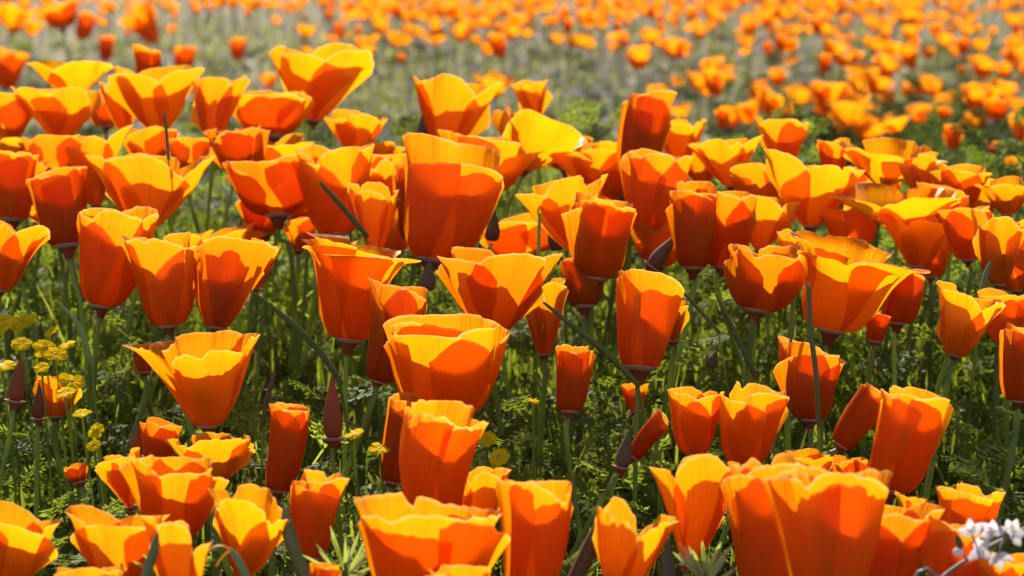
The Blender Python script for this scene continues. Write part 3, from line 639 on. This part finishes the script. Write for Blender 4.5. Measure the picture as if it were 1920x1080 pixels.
# ------------------------------------------------------------------ small silvery leaf sprigs at the bottom edge
def leaf_blade_geo(p0, d, n, l, w):
    d = Vector(d).normalized(); s_ = d.cross(Vector(n)).normalized(); n = s_.cross(d); V = []
    for j, (t, h) in enumerate(((0, .35), (.25, .8), (.55, 1), (.82, .75), (1, .08))):
        for q in (-1, 0, 1): V.append(tuple(Vector(p0)+d*l*t + s_*w*.5*h*q + n*(-.10*l*t*t + (.12*w if q else 0))))
    return np.array(V), grid_faces(3, 5)
def sprig(px, py, n, lab, spread, D, lpx, wpx, seed):
    rng = random.Random(seed); base = un(px, py, D); foot = Vector((base.x, base.y+.01, 0)); foot.z = float(ground_z(foot.x, foot.y))
    e = empty('leafy_sprig', foot); tag(e, lab, 'leaf sprig')
    V, Fq = tube_geo([foot, base.lerp(foot, .5), base, base+UP*lpx*.5/F*D], [.001]*4, 6); mesh_np('stem', V, Fq, M['stem'], e)
    for k in range(n):
        a = math.radians(-spread + 2*spread*k/(n-1) + rng.uniform(-6, 6)); b0 = base + UP*rng.uniform(0, .4)*lpx/F*D
        V, Fq = leaf_blade_geo(b0, RIGHT*math.sin(a)+UP*math.cos(a)-FWD*rng.uniform(-.4, .4), -FWD+UP*.3, lpx/F*D*rng.uniform(.75, 1.1), wpx/F*D)
        mesh_np('leaf', V, Fq, M['fern'], e)
sprig(648,1100,14,'feathery pale green leaf sprig at the bottom edge left of the largest bottom poppy',62,1.09,92,6.5,4)
sprig(1322,1110,13,'light green narrow-leaved sprig at the bottom edge under the orange wavy poppy',50,1.09,80,8,6)

# ------------------------------------------------------------------ terrain
def ground():
    xs = np.concatenate([-np.geomspace(1500, 4, 22), np.linspace(-3.6, 3.6, 121), np.geomspace(4, 1500, 22)])
    ys = np.concatenate([[-60, -20, -6, -2, -.5], np.linspace(0, 6, 121), np.geomspace(6.2, 1500, 60)])
    X, Y = np.meshgrid(xs, ys); Z = ground_z(X, Y)
    V = np.stack([X, Y, Z], -1).reshape(-1, 3); Fq = grid_faces(len(xs), len(ys))
    m, nt, N, L = new_mat('soil'); out = N.new('ShaderNodeOutputMaterial'); B = N.new('ShaderNodeBsdfPrincipled'); B.inputs['Roughness'].default_value = .95
    tc = N.new('ShaderNodeTexCoord'); n1 = N.new('ShaderNodeTexNoise'); n1.inputs['Scale'].default_value = 9; n1.inputs['Detail'].default_value = 8
    n2 = N.new('ShaderNodeTexNoise'); n2.inputs['Scale'].default_value = .9; n2.inputs['Detail'].default_value = 4
    L.new(tc.outputs['Object'], n1.inputs[0]); L.new(tc.outputs['Object'], n2.inputs[0])
    c1 = N.new('ShaderNodeValToRGB'); c1.color_ramp.elements[0].color = (.07, .057, .03, 1); c1.color_ramp.elements[1].color = (.25, .20, .12, 1); c1.color_ramp.elements[0].position = .35; c1.color_ramp.elements[1].position = .7
    L.new(n1.outputs[0], c1.inputs[0]); L.new(c1.outputs[0], B.inputs['Base Color'])
    bp = N.new('ShaderNodeBump'); bp.inputs['Distance'].default_value = .02; L.new(n1.outputs[0], bp.inputs['Height']); L.new(bp.outputs[0], B.inputs['Normal'])
    L.new(B.outputs[0], out.inputs[0])
    o = mesh_np('ground', V, Fq, m); tag(o, 'brown soil of the poppy field under the plants', None, kind='structure')
ground()

# ------------------------------------------------------------------ ground cover (numpy meshes)
R_ = np.random.default_rng(7)
def scatter_near(n, y0=.95, y1=2.9, extra=.26):
    y = R_.uniform(y0, y1, n); x = R_.uniform(-1, 1, n)*(y*.235+extra); return x, y
def blades(name, x, y, h, w, lean, mat, label, seg=3, curve=.5, z0=None, kind='stuff', tonebase=0.0, tonevar=1.0):
    n = len(x); z = ground_z(x, y) if z0 is None else z0
    az = R_.uniform(0, 2*np.pi, n); laz = R_.uniform(0, 2*np.pi, n); ln = lean*np.abs(R_.normal(0, 1, n))
    dx, dy = np.cos(laz)*ln, np.sin(laz)*ln
    V = np.zeros((n, (seg+1)*2, 3), dtype=np.float32)
    for j in range(seg+1):
        t = j/seg; ww = w*.5*(1-t**2)**.8 if j < seg else w*.04
        cx = x + dx*h*(t*(1-curve)+curve*t*t); cyy = y + dy*h*(t*(1-curve)+curve*t*t); cz = z + h*t*np.sqrt(np.clip(1-(ln*t*.8)**2, .15, 1))
        for s_, q in enumerate((-1, 1)):
            V[:, j*2+s_, 0] = cx + q*ww*np.cos(az); V[:, j*2+s_, 1] = cyy + q*ww*np.sin(az); V[:, j*2+s_, 2] = cz
    Fb = np.array([(j*2, j*2+1, j*2+3, j*2+2) for j in range(seg)])
    Fq = (np.arange(n)[:, None, None]*(seg+1)*2 + Fb[None]).reshape(-1, 4)
    tone = np.repeat(tonebase + tonevar*R_.uniform(0, 1, n), (seg+1)*2)
    o = mesh_np(name, V.reshape(-1, 3), Fq, mat, attr=tone); tag(o, label, None, kind=kind); return o
M['grass'] = leafy('grass_blade', (.11, .13, .018), (.27, .32, .022), .5, .4, .004, .55, attr='tone', fres=.02)
M['feather'] = leafy('feather_leaf', (.11, .13, .022), (.25, .30, .028), .5, .4, .004, .55, attr='tone', fres=.02)
M['dry'] = leafy('dry_straw', (.25, .19, .09), (.28, .2, .08), .35, .5, .01, .35, attr='tone', fres=.04)
M['far_green'] = leafy('far_growth', (.20, .20, .085), (.30, .31, .08), .5, .5, .0, .5, attr='tone', fres=.03)
M['far_grey'] = leafy('far_grey_growth', (.42, .38, .29), (.42, .37, .27), .4, .5, .0, .35, attr='tone', fres=.03)

n = 17500; x, y = scatter_near(n)
clump = np.clip(.5+.7*np.sin(x*23+3*np.sin(y*17))*np.sin(y*29+2*np.sin(x*13)), .05, 1)
blades('grass', x, y, (.05+.11*R_.random(n))*(.45+.65*clump), .0018+.0026*R_.random(n)**2, .6, M['grass'], 'fine green grass blades between the poppy stems', 4)
n = 3600; x, y = scatter_near(n)
blades('broad_grass', x, y, .08+.10*R_.random(n), .003+.0028*R_.random(n), .55, M['grass'], 'broad yellow-green leaf blades leaning among the poppy stems', 5)
n = 2600; x, y = scatter_near(n)
blades('dry_grass', x, y, .05+.11*R_.random(n), .0014+.001*R_.random(n), .6, M['dry'], 'pale dry straw mixed in the grass', 4)

# feathery poppy leaves: fronds of small lobes, one frond template set through many transforms
def frond_template(seed):
    r = np.random.default_rng(seed); V = []; Fq = []
    def lobe(p, d, l, w):
        s_ = np.array([-d[1], d[0], 0]); k = len(V)
        nz = np.array([0, 0, 1.])
        V.extend([p-s_*w*.35, p+s_*w*.35, p+d*l*.55+s_*w*.5+nz*.1*l, p+d*l*.55-s_*w*.5+nz*.1*l, p+d*l+s_*w*.12, p+d*l-s_*w*.12])
        Fq.extend([(k, k+1, k+2, k+3), (k+3, k+2, k+4, k+5)])
    up = lambda a: np.array([np.sin(a), np.cos(a), 0])
    lobe(np.array([0, 0, 0.]), up(0), 1.0, .035)
    for i in range(6):
        t = .32+.62*i/5; c = np.array([0, t, 0.])
        for sd in (-1, 1):
            a = sd*r.uniform(.6, 1.0); l = .34*(1-.5*(t-.3))*r.uniform(.8, 1.1); lobe(c, up(a), l, .05)
            for b in (.45, .75):
                for s2 in (-1, 1):
                    lobe(c+up(a)*l*b, up(a+s2*.6)+np.array([0, 0, r.uniform(-.5, .5)]), l*.5, .05)
    return np.array(V), np.array(Fq)
TPL = [frond_template(i) for i in range(4)]
def fronds(name, x, y, size, label, mat, hz, tonevar=1.0, zup=(.2, 1.1)):
    Vs, Fs, Ts, off = [], [], [], 0
    n = len(x); which = R_.integers(0, 4, n); z = ground_z(x, y) + hz
    for k in range(4):
        m_ = which == k; nn = m_.sum()
        if nn == 0: continue
        V, Fq = TPL[k]
        az = R_.uniform(0, 2*np.pi, nn); el = R_.uniform(zup[0], zup[1], nn); ro = R_.uniform(-.8, .8, nn); sz = size[m_]
        d = np.stack([np.cos(az)*np.cos(el), np.sin(az)*np.cos(el), np.sin(el)], -1)
        s0 = np.stack([-np.sin(az), np.cos(az), np.zeros(nn)], -1); n0 = np.cross(s0, d)
        s_ = s0*np.cos(ro)[:, None] + n0*np.sin(ro)[:, None]; nn_ = np.cross(s_, d)
        L_ = V[None]*sz[:, None, None]
        bend = -.35*sz[:, None]*(V[None, :, 1])**2
        W = L_[..., 0:1]*s_[:, None] + L_[..., 1:2]*d[:, None] + (L_[..., 2:3])*nn_[:, None]
        W[..., 2] += bend
        W += np.stack([x[m_], y[m_], z[m_]], -1)[:, None]
        Vs.append(W.reshape(-1, 3)); Fs.append((np.arange(nn)[:, None, None]*len(V) + Fq[None]).reshape(-1, 4)+off); off += nn*len(V)
        Ts.append(np.repeat(R_.uniform(0, tonevar, nn), len(V)))
    o = mesh_np(name, np.concatenate(Vs), np.concatenate(Fs), mat, attr=np.concatenate(Ts), smooth=False); tag(o, label, None, kind='stuff')
n = 14500; x, y = scatter_near(n)
clump = np.clip(.5+.75*np.sin(x*19+1.3+2*np.sin(y*9))*np.sin(y*23+.4+1.5*np.sin(x*11)), 0, 1); q = R_.random(n) < .35+.65*clump; x, y, clump = x[q], y[q], clump[q]; n = len(x)
fronds('foliage', x, y, .024+.042*R_.random(n), 'feathery divided green leaves of the near poppies', M['feather'], (.01+.17*R_.random(n)**1.1)*(.35+.75*clump), zup=(.3, 1.35))

# pale specks of tiny white flowers low among the leaves
def specks(name, x, y, z, s, mat, label, petals=4):
    n = len(x); V = np.zeros((n, petals*4, 3), dtype=np.float32)
    tx = R_.uniform(-.6, .6, n); tyy = R_.uniform(-.9, .2, n); a0 = R_.uniform(0, 6.28, n)
    for k in range(petals):
        a = a0 + 2*np.pi*k/petals
        for j, (rr, da) in enumerate(((.1, 0), (.7, -.45), (1, 0), (.7, .45))):
            px = np.cos(a+da)*rr*s; pz = np.sin(a+da)*rr*s
            V[:, k*4+j, 0] = x+px; V[:, k*4+j, 1] = y + px*tx + pz*.7; V[:, k*4+j, 2] = z + pz*.7 - px*tx*.3
    Fq = (np.arange(n)[:, None, None]*petals*4 + (np.arange(petals)[:, None]*4 + np.arange(4)[None])[None]).reshape(-1, 4)
    o = mesh_np(name, V.reshape(-1, 3), Fq, mat, smooth=False); tag(o, label, None, kind='stuff')
n = 170; x, y = scatter_near(n, 1.0, 2.6)
specks('white_wildflowers', x, y, ground_z(x, y)+.05+.09*R_.random(n), .0028+.0015*R_.random(n), M['white'], 'tiny white wildflowers scattered low in the near grass')

# far field growth
def scatter_far(n, y0=2.7, y1=30, p=1.9):
    t = R_.random(n); y = (y0**(1-p) + t*(y1**(1-p)-y0**(1-p)))**(1/(1-p)); x = R_.uniform(-1, 1, n)*(y*.32+.7); return x, y
def patch(x, y):       # slow patches of kinds of plants
    return .5+.5*np.sin(x*1.5+1.1*np.sin(y*.9)+.6)*np.sin(y*.8+1.2*np.sin(x*.8))
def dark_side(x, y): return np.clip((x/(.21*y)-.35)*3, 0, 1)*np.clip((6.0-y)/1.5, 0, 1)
n = 70000; x, y = scatter_far(n); q = R_.random(n) < (.30+.6*(1-patch(x, y))); x, y = x[q], y[q]; n = len(x)
blades('field_grass', x, y, (.03+.09*R_.random(n)), .005+.0014*y*R_.random(n), .9, M['far_green'], 'soft green growth covering the field beyond the bank', 3)
n = 70000; x, y = scatter_far(n); q = R_.random(n) < .35+.65*patch(x+2, y+1.5); q &= R_.random(n) > .7*dark_side(x, y); x, y = x[q], y[q]; n = len(x)
blades('field_dry_growth', x, y, (.03+.08*R_.random(n)), .005+.0016*y*R_.random(n), 1.1, M['far_grey'], 'pale grey-green and straw coloured growth in the far field', 3)
n = 5200; x, y = scatter_far(n, 2.8, 9, 1.5)
fronds('field_leaves', x, y, .05+.06*R_.random(n), 'feathery leaves of the poppies beyond the bank', M['far_leaf'], .02+.10*R_.random(n))
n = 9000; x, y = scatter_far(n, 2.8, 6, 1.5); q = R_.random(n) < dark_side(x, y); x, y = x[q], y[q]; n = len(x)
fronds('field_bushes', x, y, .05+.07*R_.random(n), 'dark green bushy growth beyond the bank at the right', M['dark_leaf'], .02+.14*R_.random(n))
n = 16000; x, y = scatter_far(n, 3.0, 20); q = (R_.random(n) < .15+.9*patch(x*1.3+4, y+3)**1.5) & (R_.random(n) > .7*dark_side(x, y)); x, y = x[q], y[q]; n = len(x)
specks('lavender_wildflowers', x, y, ground_z(x, y)+.05+.09*R_.random(n), .006+.009*R_.random(n), M['lav'], 'pale lavender wildflowers hazing the field beyond the bank')
n = 700; x, y = scatter_far(n, 3.0, 16)
specks('pale_wildflowers', x, y, ground_z(x, y)+.08+.08*R_.random(n), .005+.003*R_.random(n), M['white'], 'small white wildflowers dotted across the far field')
n = 500; x, y = scatter_far(n, 3.0, 14)
specks('yellow_wildflowers', x, y, ground_z(x, y)+.08+.07*R_.random(n), .006+.003*R_.random(n), M['yellow'], 'small yellow wildflowers dotted across the far field')

# ------------------------------------------------------------------ far poppies
def far_template(i):
    rng = random.Random(50+i); kind = 'FCCTFO'[i % 6]; p = dict(DEF[kind]); front = p.pop('front'); Vs, Fs, U, off = [], [], [], 0
    R = {'F': .029, 'C': .024, 'T': .014, 'O': .030}[kind]; L = {'F': .042, 'C': .042, 'T': .045, 'O': .032}[kind]
    tilt = Vector((rng.uniform(-.35, .35), rng.uniform(-.35, .1), 1)).normalized(); s = Vector((1, 0, 0)); s = (s-tilt*s.dot(tilt)).normalized(); f = tilt.cross(s)
    base = Vector((0, 0, .19-L*.5)); mi = []
    for k in range(4):
        V, Fq, uv = petal_geo(base, tilt, s, f, L, R, kind, rng.uniform(-.3, .3)+k*math.pi/2, 1 if k % 2 else -1, p['hw']*.8, p['cr'], p['ruf']*1.3, p['curl'], rng.uniform(.85, 1.03), rng, lean=rng.uniform(-.02, .1), nu=8, nv=6)
        Vs.append(V); Fs.append(Fq+off); U.append(uv); off += len(V); mi += [0]*len(Fq)
    V, Fq = tube_geo([base, base*.5+Vector((.006, 0, 0)), Vector((rng.uniform(-.02, .02), 0, -.01))], [.002]*3, 4); Vs.append(V); Fs.append(Fq+off); U.append(np.zeros((len(V), 2))); mi += [1]*len(Fq)
    return np.concatenate(Vs), np.concatenate(Fs), np.concatenate(U), mi
FT = [far_template(i) for i in range(12)]
FM = []
for i, (V, Fq, U, mi) in enumerate(FT):
    o = mesh_np('far_poppy', V, Fq, [M['petal'], M['stem']], uv=U, midx=mi); FM.append(o.data); bpy.data.objects.remove(o)
def density(px, py):
    """flowers per field, read off the photograph's bands"""
    d = 0.0
    if px > 560:
        d = .95*np.clip((118-py)/60, 0, 1)*np.clip((px-560)/160, 0, 1)
    if px > 1180: d = max(d, 1.35*np.clip((225-py)/40, 0, 1)*np.clip((px-1180)/320, .12, 1)*(1 if py > 75 else .75))
    if 1300 < px < 1700 and 60 < py < 85: d *= .45
    if px <= 560: d = .14*np.clip((60-py)/50, 0, 1)
    if py < 6: d = max(d, .8)
    if px > 1480 and py > 205: d = .05
    return d
rng = random.Random(11); far = []
for _ in range(9000):
    py = rng.uniform(-55, 290); px = rng.uniform(-500, 2420)
    D = Dfar(py)
    # equal density on the ground: weight by the footprint that a strip of picture covers
    wgt = min(1, (D/9.0)**3*.35 + .03)
    if rng.random() > wgt*density(px, py)*.95 + (.003 if py < 235 else .0006): continue
    sz = rng.uniform(.7, 1.2)
    if any((abs(px-a)+abs(py-b)*1.2 < 5) for a, b, c, d in far[-60:]): continue
    far.append((px, py, D, sz))
def vis(t): return (1 if -30 < t[0] < 1950 and t[1] > -15 else 0, -t[2])
far.sort(key=vis, reverse=True)
NIND = 134
cols = [(130, 'at the left edge'), (330, 'far left'), (560, 'left'), (740, 'left of centre'), (900, 'just left of centre'), (1060, 'at the centre'), (1220, 'just right of centre'), (1300, 'right of centre'), (1380, 'well right of centre'), (1470, 'right'), (1580, 'further right'), (1700, 'far right'), (1820, 'near the right edge'), (9999, 'at the right edge')]
rows = [(28, 'along the top edge'), (60, 'under the top edge'), (95, 'amid the far band'), (135, 'on the near side of the band'), (185, 'below the far band'), (999, 'in the growth just beyond the bank')]
ORD = ['first', 'second', 'third', 'fourth', 'fifth', 'sixth', 'seventh', 'eighth', 'ninth', 'tenth', 'eleventh', 'twelfth']
cells = {}
for k, t in enumerate(far[:NIND]):
    cells.setdefault((next(i for i, c in enumerate(rows) if t[1] < c[0]), next(i for i, c in enumerate(cols) if t[0] < c[0])), []).append((t[0], k))
FLAB = {}
for (ri, ci), lst in cells.items():
    lst.sort()
    for q, (_, k) in enumerate(lst):
        w = 'small blurred poppy' if len(lst) == 1 else ORD[q % 12] + ' blurred poppy from left'
        FLAB[k] = ('%s %s, %s' % (w, rows[ri][1], cols[ci][1]), 'small poppies ' + rows[ri][1])
Vs, Fs, U, MI, off = [], [], [], [], 0
for k, (px, py, D, sz) in enumerate(far):
    p0 = un(px, py, D); z = float(ground_z(p0.x, p0.y)); i = rng.randrange(12); rz = rng.uniform(-.9, .9)
    if k < NIND:
        o = bpy.data.objects.new('poppy', FM[i]); COL.objects.link(o); o.location = (p0.x, p0.y, z); o.rotation_euler = (0, 0, rz); o.scale = (sz, sz, sz)
        tag(o, FLAB[k][0], 'poppy', FLAB[k][1])
    else:
        V, Fq, u_, mi = FT[i]; c, s_ = math.cos(rz), math.sin(rz); W = V*sz
        W = np.stack([W[:, 0]*c-W[:, 1]*s_+p0.x, W[:, 0]*s_+W[:, 1]*c+p0.y, W[:, 2]+z], -1); Vs.append(W); Fs.append(Fq+off); U.append(u_); MI += mi; off += len(V)
o = mesh_np('distant_poppies', np.concatenate(Vs), np.concatenate(Fs), [M['petal'], M['stem']], uv=np.concatenate(U), midx=MI)
tag(o, 'mass of orange poppies covering the most distant part of the field', None, kind='stuff')
print('far poppies', len(far), 'near', RNGN, 'objects', len(scene.objects))
